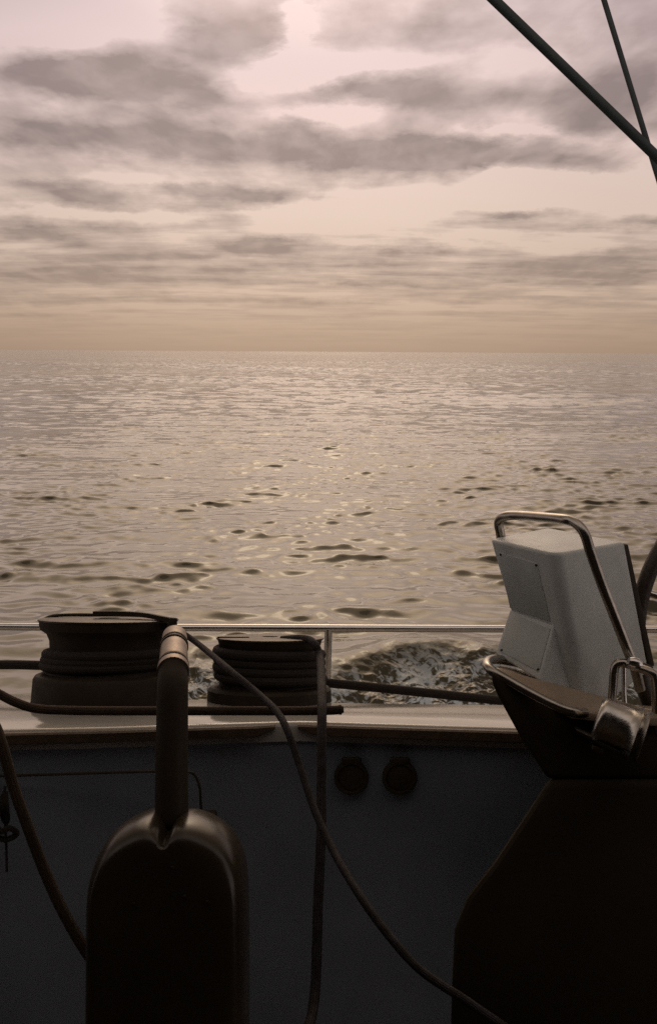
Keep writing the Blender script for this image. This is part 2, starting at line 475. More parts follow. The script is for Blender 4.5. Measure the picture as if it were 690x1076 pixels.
    f2 = h.noise(mp.outputs[0], 1.4, 4, 0.6, 0.6)
    fm = h.m('MULTIPLY', h.ramp(h.m('MULTIPLY_ADD', f2, 0.5, h.m('MULTIPLY', f1, 0.6)), [(0.545, 0.0), (0.60, 1.0)]), att.outputs['Fac'])
    h.put(bs.inputs['Base Color'], h.mix(fm, (0.046, 0.041, 0.026, 1), (0.50, 0.55, 0.58, 1)))
    ruf = h.n('ShaderNodeAttribute', attribute_name='glint_ruffle').outputs['Fac']
    h.put(bs.inputs['Roughness'], h.m('MULTIPLY_ADD', fm, 0.6, 0.10))
    bs.inputs['IOR'].default_value = 1.34
    bs.inputs['Specular Tint'].default_value = (1.0, 0.93, 0.74, 1)
    bs.inputs['Specular IOR Level'].default_value = 0.48
    b = h.n('ShaderNodeBump'); b.inputs['Strength'].default_value = 0.4; b.inputs['Distance'].default_value = 0.022
    mp2 = h.n('ShaderNodeMapping'); h.put(mp2.inputs[0], tcn); mp2.inputs['Scale'].default_value = (0.75, 1.0, 1)
    hgt = h.m('MULTIPLY_ADD', h.noise(mp2.outputs[0], 1.6, 5, 0.6), 0.9, h.m('MULTIPLY', h.noise(mp2.outputs[0], 0.45, 4, 0.5), 1.2))
    h.put(b.inputs['Height'], hgt)
    # ripples too small for the mesh far out: tilt the normal by a fine noise
    chop = h.n('ShaderNodeAttribute', attribute_name='chop').outputs['Fac']
    nx = h.n('ShaderNodeTexNoise'); h.put(nx.inputs['Vector'], tcn); nx.inputs['Scale'].default_value = 1.1; nx.inputs['Detail'].default_value = 3; nx.inputs['Roughness'].default_value = 0.6
    nb_ = h.n('ShaderNodeTexNoise'); h.put(nb_.inputs['Vector'], tcn); nb_.inputs['Scale'].default_value = 0.03; nb_.inputs['Detail'].default_value = 4
    amt = h.m('MULTIPLY', chop, h.m('MULTIPLY_ADD', h.m('SUBTRACT', nb_.outputs['Fac'], 0.5), 1.6, CHOP))
    amt = h.m('ADD', h.m('MAXIMUM', amt, 0.0), h.m('MULTIPLY', ruf, RUF))
    v1 = h.n('ShaderNodeVectorMath', operation='SUBTRACT'); h.put(v1.inputs[0], nx.outputs['Color']); v1.inputs[1].default_value = (.5, .5, .5)
    v2 = h.n('ShaderNodeVectorMath', operation='MULTIPLY'); h.put(v2.inputs[0], v1.outputs[0]); h.put(v2.inputs[1], h.xyz(amt, amt, 0.0))
    v3 = h.n('ShaderNodeVectorMath', operation='ADD'); h.put(v3.inputs[0], v2.outputs[0]); h.put(v3.inputs[1], b.outputs[0])
    v4 = h.n('ShaderNodeVectorMath', operation='NORMALIZE'); h.put(v4.inputs[0], v3.outputs[0])
    h.put(bs.inputs['Normal'], v4.outputs[0])
    me.materials.append(m)
    o = bpy.data.objects.new('sea_water', me); COL.objects.link(o)
    o['kind'] = 'structure'
    return o
def WAKE_EDGE(x):
    """outer edge of the broken water along the hull"""
    xs = [-8, -1.7, -1.1, -0.8, -0.3, 0.15, 0.6, 1.1, 1.7, 2.6, 8]
    ys = [5.2, 6.0, 7.9, 7.8, 7.45, 7.55, 7.95, 8.1, 8.0, 7.9, 7.4]
    return np.interp(x, xs, ys)
sea()

# ================================================================== THE YACHT
S = 1.1
ZD = -0.252 * S                                   # coaming top, below the eye, in the yacht's frame
yacht = root('sailing_yacht', 'heeling sailing yacht seen from its dark cockpit, pale coaming above a grey wall', 'yacht', (0, 0, -1.6))
near_px = [(-500, 790), (-250, 778), (-120, 772), (0, 767), (100, 765), (165, 763), (290, 759), (315, 758.5), (345, 759), (440, 762), (540, 765), (690, 770), (900, 777), (1250, 790)]
far_px = [(-500, 712), (-250, 719), (-120, 723), (0, 727), (100, 730), (165, 732), (290, 736), (315, 736.5), (345, 736.5), (440, 738), (540, 739), (690, 740), (900, 741), (1250, 744)]
NEAR = [atz(px, py, ZD) for px, py in near_px]
FAR = [atz(px, py, ZD) for px, py in far_px]
bm = NB()
dz = Vector((0, 0, -0.035))
loft_top = []
for a, b in zip(NEAR, FAR):
    sec = [a + dz, a + Vector((0, 0, -0.010)), a + Vector((0, 0.004, -0.003)), a + Vector((0, 0.012, 0)), b + Vector((0, -0.03, 0)), b + Vector((0, -0.01, -0.004)), b + Vector((0, 0, -0.016)), b + Vector((0, 0.01, -0.30))]
    loft_top.append([bm.verts.new(p) for p in sec])
for s0, s1 in zip(loft_top, loft_top[1:]):
    for k in range(len(s0) - 1): bm.faces.new((s0[k], s0[k + 1], s1[k + 1], s1[k]))
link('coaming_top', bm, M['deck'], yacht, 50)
bm = NB()
rows = []
for a in NEAR:
    a = a + Vector((0, 0.006, -0.012))
    rows.append([bm.verts.new(a + Vector((0, 0.0, 0))), bm.verts.new(a + Vector((0, 0.01, -0.30))), bm.verts.new(a + Vector((0, 0.0, -0.62))), bm.verts.new(a + Vector((0, -0.03, -0.70))), bm.verts.new(a + Vector((0, -0.10, -0.72)))])
for s0, s1 in zip(rows, rows[1:]):
    for k in range(len(s0) - 1): bm.faces.new((s0[k], s0[k + 1], s1[k + 1], s1[k]))
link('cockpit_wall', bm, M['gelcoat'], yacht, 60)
# side deck, toe rail and topsides outboard of the coaming
def strip(name, secs, m, ang=40):
    bm = NB(); rws = [[bm.verts.new(p) for p in s] for s in secs]
    for s0, s1 in zip(rws, rws[1:]):
        for k in range(len(s0) - 1): bm.faces.new((s0[k], s0[k + 1], s1[k + 1], s1[k]))
    return link(name, bm, m, yacht, ang)
xs = [-4.5, -3, -1.5, 0, 1.5, 3, 4.5]
sheer = lambda x: 2.62 - 0.012 * x * x
YF = FAR[8].y
strip('side_deck', [[Vector((x, YF - 0.25, ZD - 0.27)), Vector((x, sheer(x), ZD - 0.29))] for x in xs], M['deck'])
strip('toe_rail', [[Vector((x, sheer(x) - 0.05, ZD - 0.288)), Vector((x, sheer(x) - 0.045, ZD - 0.25)), Vector((x, sheer(x) - 0.01, ZD - 0.25)), Vector((x, sheer(x) + 0.004, ZD - 0.30))] for x in xs], M['teak'])
strip('topsides', [[Vector((x, sheer(x), ZD - 0.29)), Vector((x, sheer(x) + 0.03, ZD - 0.8)), Vector((x, sheer(x) - 0.05, ZD - 1.5)), Vector((x, sheer(x) - 0.35, ZD - 2.2)), Vector((x, sheer(x) - 1.6, ZD - 2.9))] for x in xs], M['hull'], 60)
# seat and sole, the other side of the cockpit
YN = min(p.y for p in NEAR)
bm = NB(); box(bm, -4.4, 4.4, YN - 0.34, YN - 0.012, ZD - 0.50, ZD - 0.395)
link('cockpit_seat', bevel(bm, 0.02), M['console'], yacht)
bm = NB(); box(bm, -4.4, 4.4, -0.68, YN - 0.30, ZD - 1.25, ZD - 1.2)
link('cockpit_sole', bm, M['console'], yacht)
bm = NB(); box(bm, -4.4, 4.4, YN - 0.32, YN - 0.30, ZD - 1.2, ZD - 0.49)
link('seat_front', bm, M['console'], yacht)
# the hardtop with screen and bulkhead, unseen, added to shade the cockpit
bm = NB(); box(bm, -3.2, 3.2, -0.70, 0.55, 0.78, 0.83)
link('shade_hardtop', bevel(bm, 0.012), M['shade_roof'], yacht)
bm = NB(); box(bm, -3.2, 3.2, -0.70, -0.66, -1.6, 0.78)
link('shade_screen', bm, M['shade_roof'], yacht)
bm = NB(); box(bm, -3.2, -3.16, -0.66, 1.60, -1.6, 0.78)
link('shade_bulkhead', bm, M['shade_roof'], yacht)

# teak strips under the coaming edge
def edge_pt(px):
    for (x0, y0), (x1, y1) in zip(near_px, near_px[1:]):
        if x0 <= px <= x1:
            return atz(px, y0 + (y1 - y0) * (px - x0) / (x1 - x0), ZD)
def teak_strip(x0, x1, round_lo, round_hi):
    bm = NB(); secs = []
    n = 40
    hgt, th = 0.020, 0.018
    for i in range(n + 1):
        px = x0 + (x1 - x0) * i / n
        c = edge_pt(px)
        k = 1.0
        m_px = 8.0
        if round_hi and x1 - px < m_px: k = math.sqrt(max(0.02, 1 - ((m_px - (x1 - px)) / m_px) ** 2))
        if round_lo and px - x0 < m_px: k = math.sqrt(max(0.02, 1 - ((m_px - (px - x0)) / m_px) ** 2))
        top = c + Vector((0, 0, -0.004)); bot = c + Vector((0, 0, -0.004 - hgt))
        bot = top.lerp(bot, 0.25 + 0.75 * k)
        y = Vector((0, -th * (0.5 + .5 * k), 0))
        secs.append([top + Vector((0, 0.004, 0)), top + y + Vector((0, .004, 0)), top + y + Vector((0, 0, -.003)), bot + y + Vector((0, 0, .003)), bot + y + Vector((0, .004, 0)), bot + Vector((0, 0.01, 0))])
    rws = [[bm.verts.new(p) for p in s] for s in secs]
    for s0, s1 in zip(rws, rws[1:]):
        for k in range(6): bm.faces.new((s0[k], s0[(k + 1) % 6], s1[(k + 1) % 6], s1[k]))
    bm.faces.new(rws[0][::-1]); bm.faces.new(rws[-1])
    return bm
link('teak_strip', teak_strip(-480, 289, False, True), M['teak'], yacht, 30, 'dark teak strip under the coaming edge, left length')
link('teak_strip', teak_strip(313, 1200, True, False), M['teak'], yacht, 30, 'dark teak strip under the coaming edge, right length')
# two round covers on the wall, each with a hinge lug above
for i, cx in enumerate((369, 419.5)):
    Yw = edge_pt(cx).y + 0.008
    c = at(cx, 816.5, Yw)
    r_ = 18 * pw(0, Yw)
    bm = NB()
    lathe(bm, [(r_ * 1.0, 0.0), (r_ * 1.0, 0.006), (r_ * 0.94, 0.011), (r_ * 0.80, 0.012), (r_ * 0.76, 0.009), (r_ * 0.3, 0.011), (0, 0.012)], c, (0, -1, 0), 40)
    cv = link('round_cover', bm, M['black'], yacht, 35, 'black round cover on the wall, ' + ('nearer the hanging rope' if i == 0 else 'nearer the helm console'))
    bm = NB(); w = r_ * 0.55
    box(bm, c.x - w, c.x + w, Yw - 0.013, Yw, c.z + r_ * 0.78, c.z + r_ * 1.16)
    link('hinge_lug', bevel(bm, 0.003), M['black'], cv)

# ================================================================== GUARD RAIL
YR = 2.5
rail = root('guard_rail', 'bright steel guard rail tube with one post, running across in front of the sea', 'railing', (0, YR, ZD - 0.25))
bm = NB()
tube(bm, spline([at(-500, 654, YR + 0.02), at(0, 658.5, YR), at(345, 660, YR), at(690, 661.5, YR), at(1250, 664, YR + .02)], 14), 3.9 * pw(0, YR), 16)
link('top_rail', bm, M['steel'], rail)
for px in (345, -330, 1020):
    a = at(px, 661, YR); b = Vector((a.x - 0.01, YR + 0.06, ZD - 0.28))
    bm = NB(); tube(bm, [a, a.lerp(b, .5), b], 4.0 * pw(0, YR), 14)
    st = link('stanchion', bm, M['steel'], rail)
    bm = NB(); lathe(bm, [(0.0, 0), (0.04, 0), (0.04, .008), (.02, .014), (.016, .05), (0, .05)], b + Vector((0, 0, -.005)), (0, 0, 1), 20)
    link('stanchion_foot', bm, M['steel'], st)

# ================================================================== WINCHES
def winch(name, label, cx, base_front_py, base_r_px, prof, top_extra):
    f = atz(cx, base_front_py, ZD)
    rr = base_r_px * f.y / F
    rr = base_r_px * (f.y + rr) / F
    c = Vector((f.x * (f.y + rr) / f.y, f.y + rr, ZD))
    w = root(name, label, 'winch', c, 'rope winches on the coaming')
    def P(rpx, py):
        return (rpx * c.y / F, at(cx, py, c.y).z - ZD)
    bm = NB(); pr = [P(*q) for q in prof['base']]
    pr = [(pr[0][0], 0.001)] + pr + [(0, pr[-1][1])]
    lathe(bm, pr, c, (0, 0, 1), 56)
    link('base', bm, M['winch'], w, 35)
    bm = NB(); pr = [P(*q) for q in prof['drum']]
    lathe(bm, pr + [(0, pr[-1][1])], c, (0, 0, 1), 56)
    link('drum', bm, M['winch'], w, 35)
    bm = NB(); pr = [P(*q) for q in prof['cap']]
    lathe(bm, [(pr[0][0] * .6, pr[0][1])] + pr + [(pr[-1][0] * .4, pr[-1][1] + .001), (pr[-1][0] * .16, pr[-1][1] + .001), (pr[-1][0] * .14, pr[-1][1] - .004), (0, pr[-1][1] - .004)], c, (0, 0, 1), 56)
    link('top_cap', bm, M['winch_top'], w, 35)
    return w, c
w1, c1 = winch('winch', 'larger black winch at left, its flat cap above the rail, behind the thick post', 113, 748, 77,
    dict(base=[(77, 735), (75.5, 712), (73, 708), (68, 706)], drum=[(64, 708), (61, 700), (59.5, 680), (60, 672), (63, 665), (69, 661), (70.5, 656), (70.5, 652.5)], cap=[(71, 652.5), (72, 651.5), (72, 650.5), (70, 649.8)]), None)
w2, c2 = winch('winch', 'smaller black winch in the middle, below the rail beside its post', 283, 743.5, 64,
    dict(base=[(64.5, 736), (64, 724), (61, 721), (55, 720)], drum=[(53, 721), (51, 712), (50, 690), (50.5, 682), (53, 677), (54, 673), (55, 671.5)], cap=[(55.5, 671.5), (56, 670.5), (56, 669.8), (54, 669.3)]), None)
w2.name = 'winch.001'
# self-tailing arm lying over the big winch
def pc(px, py, yy): return at(px, py, yy)
bm = NB()
yc = c1.y - 0.02
pts = spline([pc(99, 644.5, yc), pc(125, 644.5, yc), pc(150, 646, yc - .02), pc(172, 650, yc - .05), pc(182, 652, yc - .06)], 8)
va, vb = [], []
up = Vector((0, 0, 0.0045)); sd_ = Vector((0, 0.012, 0))
rws = [[bm.verts.new(p + up + sd_), bm.verts.new(p + up - sd_), bm.verts.new(p - up - sd_), bm.verts.new(p - up + sd_)] for p in pts]
for s0, s1 in zip(rws, rws[1:]):
    for k in range(4): bm.faces.new((s0[k], s0[(k + 1) % 4], s1[(k + 1) % 4], s1[k]))
bm.faces.new(rws[0][::-1]); bm.faces.new(rws[-1])
arm = link('tailing_arm', bm, M['winch'], w1, 30)
bm = NB()
loft(bm, [pc(179, 649, yc - .08), pc(187, 649.5, yc - .08), pc(182, 662, yc - .08), pc(174, 661, yc - .08)],
     [pc(179, 649, yc - .05), pc(187, 649.5, yc - .05), pc(182, 662, yc - .05), pc(174, 661, yc - .05)])
link('arm_guide', bevel(bm, 0.002, 2), M['winch'], arm)
bm = NB()
tube(bm, spline([pc(44, 652, yc + .03), pc(57, 647, yc + .06), pc(90, 646, yc + .09), pc(130, 647.5, yc + .09), pc(165, 650, yc + .05)], 8), 0.0035, 8)
link('cap_ring', bm, M['winch'], w1)
bm = NB()
loft(bm, [pc(228, 669, c2.y - .04), pc(262, 669, c2.y - .04), pc(262, 673, c2.y - .04), pc(233, 678, c2.y - .04)],
     [pc(228, 669, c2.y + .0), pc(262, 669, c2.y + .0), pc(262, 673, c2.y + .0), pc(233, 678, c2.y + .0)])
link('tailing_arm', bevel(bm, 0.0015, 2), M['winch'], w2)

# ropes round the drums and leading away outboard
def coil(c, rpx, y0, y1, turns, rrope, px0, tail, name, label, group):
    r_ = rpx * c.y / F
    z0 = at(113, y0, c.y).z; z1 = at(113, y1, c.y).z
    pts = []
    n = int(turns * 40)
    a0 = math.pi / 2 if px0 > 0 else math.pi / 2
    for i in range(n + 1):
        t = i / n
        a = a0 + t * turns * 2 * math.pi * (1 if tail['dir'] > 0 else -1)
        wob_ = 1 + 0.018 * math.sin(7.3 * t * turns) + 0.012 * math.sin(17.1 * t)
        pts.append(Vector((c.x + r_ * wob_ * math.cos(a), c.y + r_ * wob_ * math.sin(a), z0 + (z1 - z0) * t)))
    lead = spline(tail['pts'] + [pts[0]], 10)[:-1]
    bm = NB(); tube(bm, lead + pts, rrope, 12)
    return alone(name, bm, M['sheet'], label, 'rope', (c.x, c.y, ZD), group)
rs = 0.0085
zl = lambda px, py, yy: at(px, py, yy)
coil(c1, 63, 700, 682, 3.0, 0.0105, 1, dict(dir=1, pts=[zl(-500, 705, c1.y + .25), zl(-120, 701, c1.y + .18), zl(0, 698.5, c1.y + .14), zl(60, 699, c1.y + .12)]),
     'sheet_rope', 'dark rope coming in level from the left and wound round the larger winch', 'ropes wound on the winches')
coil(c2, 54, 714, 680, 4.0, 0.0105, 1, dict(dir=-1, pts=[zl(1250, 812, c2.y + .25), zl(690, 752, c2.y + .2), zl(520, 735.5, c2.y + .16), zl(400, 723, c2.y + .13), zl(330, 716, c2.y + .12)]),
     'sheet_rope', 'dark rope coming in from the right below the rail and wound round the smaller winch', 'ropes wound on the winches')

# ================================================================== LOOSE ROPES
def rope(name, pxs, r_, m, label, n=10, seg=12, blunt=False, group='loose ropes hanging in the cockpit'):
    pts = spline([at(*p) for p in pxs], n)
    bm = NB()
    rf = None
    if blunt: rf = lambda t: 1.0 if t < 0.965 else (1.12 if t < 0.99 else 0.75)
    tube(bm, pts, r_, seg, True, rf)
    return alone(name, bm, m, label, 'rope', tuple(pts[len(pts) // 2]), group)
rope('hanging_rope', [(176, 657, c1.y - .06), (190, 664, c1.y - .10), (210, 678, c1.y - .14), (240, 703, 1.78), (270, 728, 1.72), (290, 747, 1.66), (302, 768, 1.62), (315, 805, 1.60), (330, 850, 1.56), (348, 890, 1.52), (372, 932, 1.46), (402, 975, 1.42), (440, 1018, 1.40), (490, 1052, 1.38), (560, 1100, 1.37)],
     0.0060, M['rope'], 'dark flecked rope sagging from the larger winch past the smaller one, down across the wall')
rope('hanging_rope', [(296, 672, c2.y - .04), (318, 671, c2.y - .07), (330, 676, c2.y - .10), (336, 692, c2.y - .13), (338, 730, 1.74), (338, 770, 1.66), (337.5, 830, 1.63), (337, 880, 1.60), (334, 950, 1.58), (331, 1040, 1.55), (322, 1085, 1.47), (300, 1110, 1.40)],
     0.0080, M['rope'], 'dark rope hanging straight down from the smaller winch past the round covers')
rope('hanging_rope', [(-30, 735, 1.60), (-12, 752, 1.52), (0, 775, 1.50), (14, 825, 1.50), (30, 870, 1.50), (50, 922, 1.50), (72, 968, 1.49), (98, 1010, 1.48), (130, 1050, 1.47)],
     0.0085, M['rope_brown'], 'brown rope slanting down the wall at the far left towards the hooded pedestal')
rope('mooring_rope', [(-60, 690, 1.72), (-30, 712, 1.70), (0, 729.5, 1.70), (18, 738.5, 1.70), (38, 744.5, 1.71), (70, 746.5, 1.72), (120, 747, 1.725), (170, 747, 1.73), (240, 747, 1.735), (310, 747, 1.74), (345, 746.5, 1.74), (361, 745.5, 1.74)],
     0.0078, M['rope_brown'], 'thick brown rope lying along the coaming in front of both winches, blunt end showing', blunt=True, group='ropes lying on the coaming')

# cable, its box, hanging bundle
Yw = NEAR[3].y - 0.01
bm = NB()
tube(bm, spline([at(-200, 822, Yw - .0), at(0, 815.5, Yw), at(80, 813, Yw), at(165, 810.5, Yw), at(196, 811, Yw), at(205, 815, Yw), at(210, 828, Yw), at(211, 846, Yw), at(213, 856, Yw)], 10), 1.4 * pw(0, Yw), 8)
alone('cable', bm, M['black'], 'thin black cable along the wall at left, looping down into a small box', 'cable', tuple(at(80, 813, Yw)))
bm = NB(); a = at(208, 851, Yw + .01); b = at(228, 867, Yw + .01)
box(bm, a.x, b.x, Yw - .035, Yw + .012, b.z, a.z)
alone('socket_box', bevel(bm, 0.003), M['black'], 'small black socket box on the wall just right of the pedestal post', 'box', tuple(b))
bd = root('cord_bundle', 'small dark bundle of cord hanging on the wall at the far left edge', 'cord', at(7, 915, Yw - .02))
bm = NB(); tube(bm, spline([at(6, 826, Yw - .015), at(4, 840, Yw - .02), at(7, 860, Yw - .025), at(6, 868, Yw - .02), at(7, 890, Yw - .02), at(7.5, 916, Yw - .02)], 8), 0.0022, 8)
link('cord', bm, M['sheet'], bd)
bm = NB()
for k in range(4):
    o_ = (k - 1.5) * 2.6
    tube(bm, spline([at(6 + o_ * .3, 832, Yw - .02), at(4 + o_, 845, Yw - .03), at(6 + o_ * .8, 860, Yw - .02), at(7, 866, Yw - .02)], 6), 0.0030, 8)
tube(bm, spline([at(-4, 868, Yw - .02), at(2, 874, Yw - .035), at(10, 870, Yw - .035), at(18, 876, Yw - .02), at(8, 882, Yw - .03), at(-3, 880, Yw - .02)], 6), 0.0050, 8)
link('hank', bm, M['sheet'], bd)

# ================================================================== HOODED PEDESTAL WITH POST
YP = 1.46
ped = root('hooded_pedestal', 'glossy black round-shouldered hood with a thick post rising from its top, left of the middle', 'pedestal', at(180, 1100, YP))
def hood_mesh():
    L = [(97, 1190), (97, 1076), (97.5, 1000), (98, 960), (98, 928), (102, 905), (110, 885), (123, 868), (140, 857), (156, 850), (168, 851), (174, 856), (179, 868)]
    Rr = [(182, 868), (187, 856), (193, 851), (205, 850), (222, 856), (238, 866), (250, 881), (258, 899), (261, 920), (262, 945), (262.5, 1000), (262.5, 1076), (262.5, 1190)]
    out = L + Rr
    bm = NB()
    cx, cy = 180, 1010
    layers = []
    # puffy section: outline grows from the flat front into a rolled rim, then back
    for d, s in ((-0.085, 0.74), (-0.083, 0.86), (-0.074, 0.935), (-0.048, 0.985), (-0.012, 1.0), (0.03, 0.985), (0.06, 0.93), (0.075, 0.82)):
        ring = []
        for px, py in out:
            if s < 0.93 and 170 < px < 190: py = 850
            x_ = cx + (px - cx) * s
            y_ = cy + (py - cy) * (s if py < cy else 1.0)
            ring.append(bm.verts.new(at(x_, y_, YP) + Vector((0, d, 0))))
        layers.append(ring)
    for a, b in zip(layers, layers[1:]):
        n = len(a)
        for i in range(n): bm.faces.new((a[i], a[(i + 1) % n], b[(i + 1) % n], b[i]))
    bm.faces.new(layers[0][::-1]); bm.faces.new(layers[-1])
    return bm
hood = link('hood', hood_mesh(), M['hood'], ped, 50)
md = hood.modifiers.new('soft', 'SUBSURF'); md.levels = 2; md.render_levels = 2
for px, py in ((181, 912), (194, 942), (218, 948), (141, 950)):
    bm = NB(); lathe(bm, [(0.0030, 0), (0.0028, 0.0015), (0.0015, 0.0022), (0, 0.0022)], at(px, py, YP - 0.087), (0, -1, 0.15), 12)
    link('screw', bm, M['winch_top'], hood)
bm = NB()
pp = [at(180.5, 872, YP - .0), at(180.5, 850, YP), at(180.5, 800, YP + .01), at(181, 760, YP + .02), at(181.5, 725, YP + .03), at(182, 702, YP + .055)]
rp = 17.5 * pw(0, YP)
tube(bm, spline(pp, 8), rp, 28, True, lambda t: 0.55 + 0.45 * min(1, t / 0.09) if t < 0.09 else 1.0 - 0.08 * t)
link('post', bm, M['black'], ped)
bm = NB()
hp = [at(182, 706, YP + .045), at(182.5, 694, YP + .09), at(183, 682, YP + .15), at(183.5, 673, YP + .20), at(183.5, 668, YP + .235)]
def rfun(t):
    if t < 0.10: return 1.06
    if t < 0.16: return 0.90
    if 0.52 < t < 0.58: return 0.90
    return 1.0 - 0.10 * t if t < 0.93 else 0.75
hs = spline(hp, 12)
tube(bm, hs, rp * 0.93, 28, True, rfun)
pg = link('post_grip', bm, M['collar'], ped, 60)
for f_ in (0.13, 0.55, 0.62):
    k_ = int(f_ * (len(hs) - 1)); ax_ = (hs[k_ + 1] - hs[k_ - 1]).normalized(); rr_ = rp * 0.93 * (1 - 0.1 * f_)
    bm = NB(); lathe(bm, [(rr_ * .9, -.003), (rr_ * 1.05, -.003), (rr_ * 1.07, 0), (rr_ * 1.05, .003), (rr_ * .9, .003)], hs[k_], ax_, 32)
    link('band', bm, M['black'], pg)

# ================================================================== HELM CONSOLE, POD, TUBES, WHEEL
YC = 1.50
con = root('helm_console', 'black waisted helm console at right carrying the pale instrument pod', 'console', at(600, 1076, YC))
def prism(pts, y0, y1, m, name, parent, bw=0.006, label=None):
    A = [at(px, py, YC) + Vector((0, y0, 0)) for px, py in pts]
    B = [at(px + (8 if px < 700 else 0), py, YC + y1) for px, py in pts]
    bm = NB(); loft(bm, A, B)
    return link(name, bevel(bm, bw), m, parent, 35, label)
prism([(514, 703), (556, 727), (600, 748), (800, 770), (800, 815), (571.5, 815), (545, 775), (521, 731), (514, 716)], -0.02, 0.20, M['console'], 'upper_body', con, 0.007)
prism([(571.5, 814), (800, 814), (800, 1180), (468, 1180), (471, 1040), (474, 970), (487, 936), (515, 900), (545, 855)], -0.03, 0.17, M['console'], 'lower_body', con, 0.016)
# tray top and the tube round it
tray_px = [(517, 701, .02), (556, 726, -.01), (600, 747, -.03), (645, 752, -.035), (720, 756, -.03), (720, 744, .17), (640, 738, .17), (600, 722, .17), (560, 707, .17), (526, 699, .12)]
bm = NB(); A = [at(px, py, YC + dy_) for px, py, dy_ in tray_px]
loft(bm, A, [p + Vector((0, 0, -0.012)) for p in A])
link('tray', bevel(bm, 0.002, 2), M['tray'], con)
rt = 5.4 * pw(0, YC)
bm = NB()
tube(bm, spline([at(575, 703, YC + .16), at(545, 697, YC + .15), at(524, 693, YC + .10), at(514, 694, YC + .05), at(511.5, 699, YC + .015), at(518, 706, YC - .005), at(540, 719, YC - .02), at(565, 733, YC - .035), at(588, 744, YC - .045), at(603, 748.5, YC - .045), at(614, 749, YC - .03)], 8), rt * .95, 16)
link('tray_rail', bm, M['tube_steel'], con)
# mounting foot under the pod
bm = NB()
for (px, py, a_) in ((566, 722, 0.3), (580, 728, 1.2), (592, 731, 2.0)):
    c = at(px, py, YC + .06)
    lathe(bm, [(0, -.012), (.011, -.012), (.011, .008), (.006, .010), (.005, .02), (0, .02)], c, (math.cos(a_) * .3, .2, 1), 14)
link('mounting_bolts', bm, M['black'], con)
# chrome drum shaped control head with flared right rim
a0 = at(628, 757, YC - .06); a1 = at(668, 772, YC - .075)
ax = (a1 - a0); Lx = ax.length
rd = 27 * pw(0, YC - .06)
bm = NB()
lathe(bm, [(0, -0.004), (rd * .80, -0.004), (rd * .93, 0.0), (rd * .95, .006), (rd * .90, .0085), (rd * .90, Lx * .70), (rd * .92, Lx * .80), (rd * 1.06, Lx * .93), (rd * 1.10, Lx * .96), (rd * 1.04, Lx * .99), (rd * .9, Lx * .97), (rd * .82, Lx * 1.02), (rd * 1.0, Lx * 1.14), (rd * 1.05, Lx * 1.17), (rd * .9, Lx * 1.19), (0, Lx * 1.15)], a0, ax, 56)
ctl = root('engine_control', 'shiny chrome drum with flared rims on the console below the pod', 'control', at(650, 795, YC - .04))
link('drum', bm, M['chrome'], ctl, 50)
bm = NB()
q = [at(604, 766, YC - .07), at(652, 790, YC - .10), at(650, 795, YC - .10), at(606, 771, YC - .07)]
loft(bm, q, [p + Vector((0.01, 0.06, 0)) for p in q])
link('mounting_plate', bevel(bm, 0.0012, 2), M['winch_top'], ctl)
bm = NB()
q = [at(622, 783, YC - .085), at(634, 788, YC - .09), at(633, 795, YC - .09), at(621, 789, YC - .085)]
loft(bm, q, [p + Vector((0.005, 0.04, 0)) for p in q])
link('plate_lug', bevel(bm, 0.0012, 2), M['winch_top'], ctl)
# bracket of square bent tube in front of it
brk = root('tube_bracket', 'steel inverted U bracket of bent tube beside the pod at the right edge', 'bracket', at(664, 745, YC - .02))
bm = NB()
tube(bm, spline([at(642, 742, YC - .0), at(643.5, 722, YC - .0), at(645, 704, YC), at(648, 697.5, YC), at(656, 697, YC), at(668, 701, YC - .01), at(680, 705, YC - .02), at(686, 709, YC - .025), at(688, 717, YC - .025), at(689, 740, YC - .02), at(690, 790, YC - .01)], 8), 4.6 * pw(0, YC), 14)
link('bent_tube', bm, M['tube_steel'], brk)
bm = NB()
tube(bm, spline([at(655, 700, YC + .05), at(655, 725, YC + .05), at(656, 742, YC + .05)], 6), 2.6 * pw(0, YC), 10)
link('inner_rod', bm, M['steel'], brk)
bm = NB(); lathe(bm, [(0, -.010), (.007, -.010), (.010, -.004), (.010, .004), (.007, .010), (0, .010)], at(666, 697.5, YC - .012), (0.9, 0, -.35), 16)
link('clamp', bm, M['steel'], brk)
bm = NB()
tube(bm, spline([at(664, 695.5, YC + .01), at(676, 699, YC + .0), at(684, 702.5, YC - .01)], 6), 2.4 * pw(0, YC), 10)
link('pin', bm, M['black'], brk)
# guard tube arching over the pod
gt = root('grab_rail', 'bent steel grab tube arching over the pale instrument pod', 'handrail', at(666, 695, YC - .01))
bm = NB()
tube(bm, spline([at(527, 580, YC + .19), at(525.5, 562, YC + .185), at(523.5, 551, YC + .18), at(525, 545.5, YC + .17), at(530, 542.5, YC + .155), at(542, 541.5, YC + .13), at(570, 543.5, YC + .06), at(590, 545.5, YC + .015), at(601, 548, YC - .0), at(609, 554, YC - .01), at(614.5, 563, YC - .015), at(620, 580, YC - .015), at(632, 614, YC - .01), at(646, 650, YC - .0), at(660, 686, YC + .01), at(667, 704, YC + .02), at(672, 725, YC + .03)], 9), rt * 1.02, 18)
link('tube', bm, M['tube_steel'], gt)

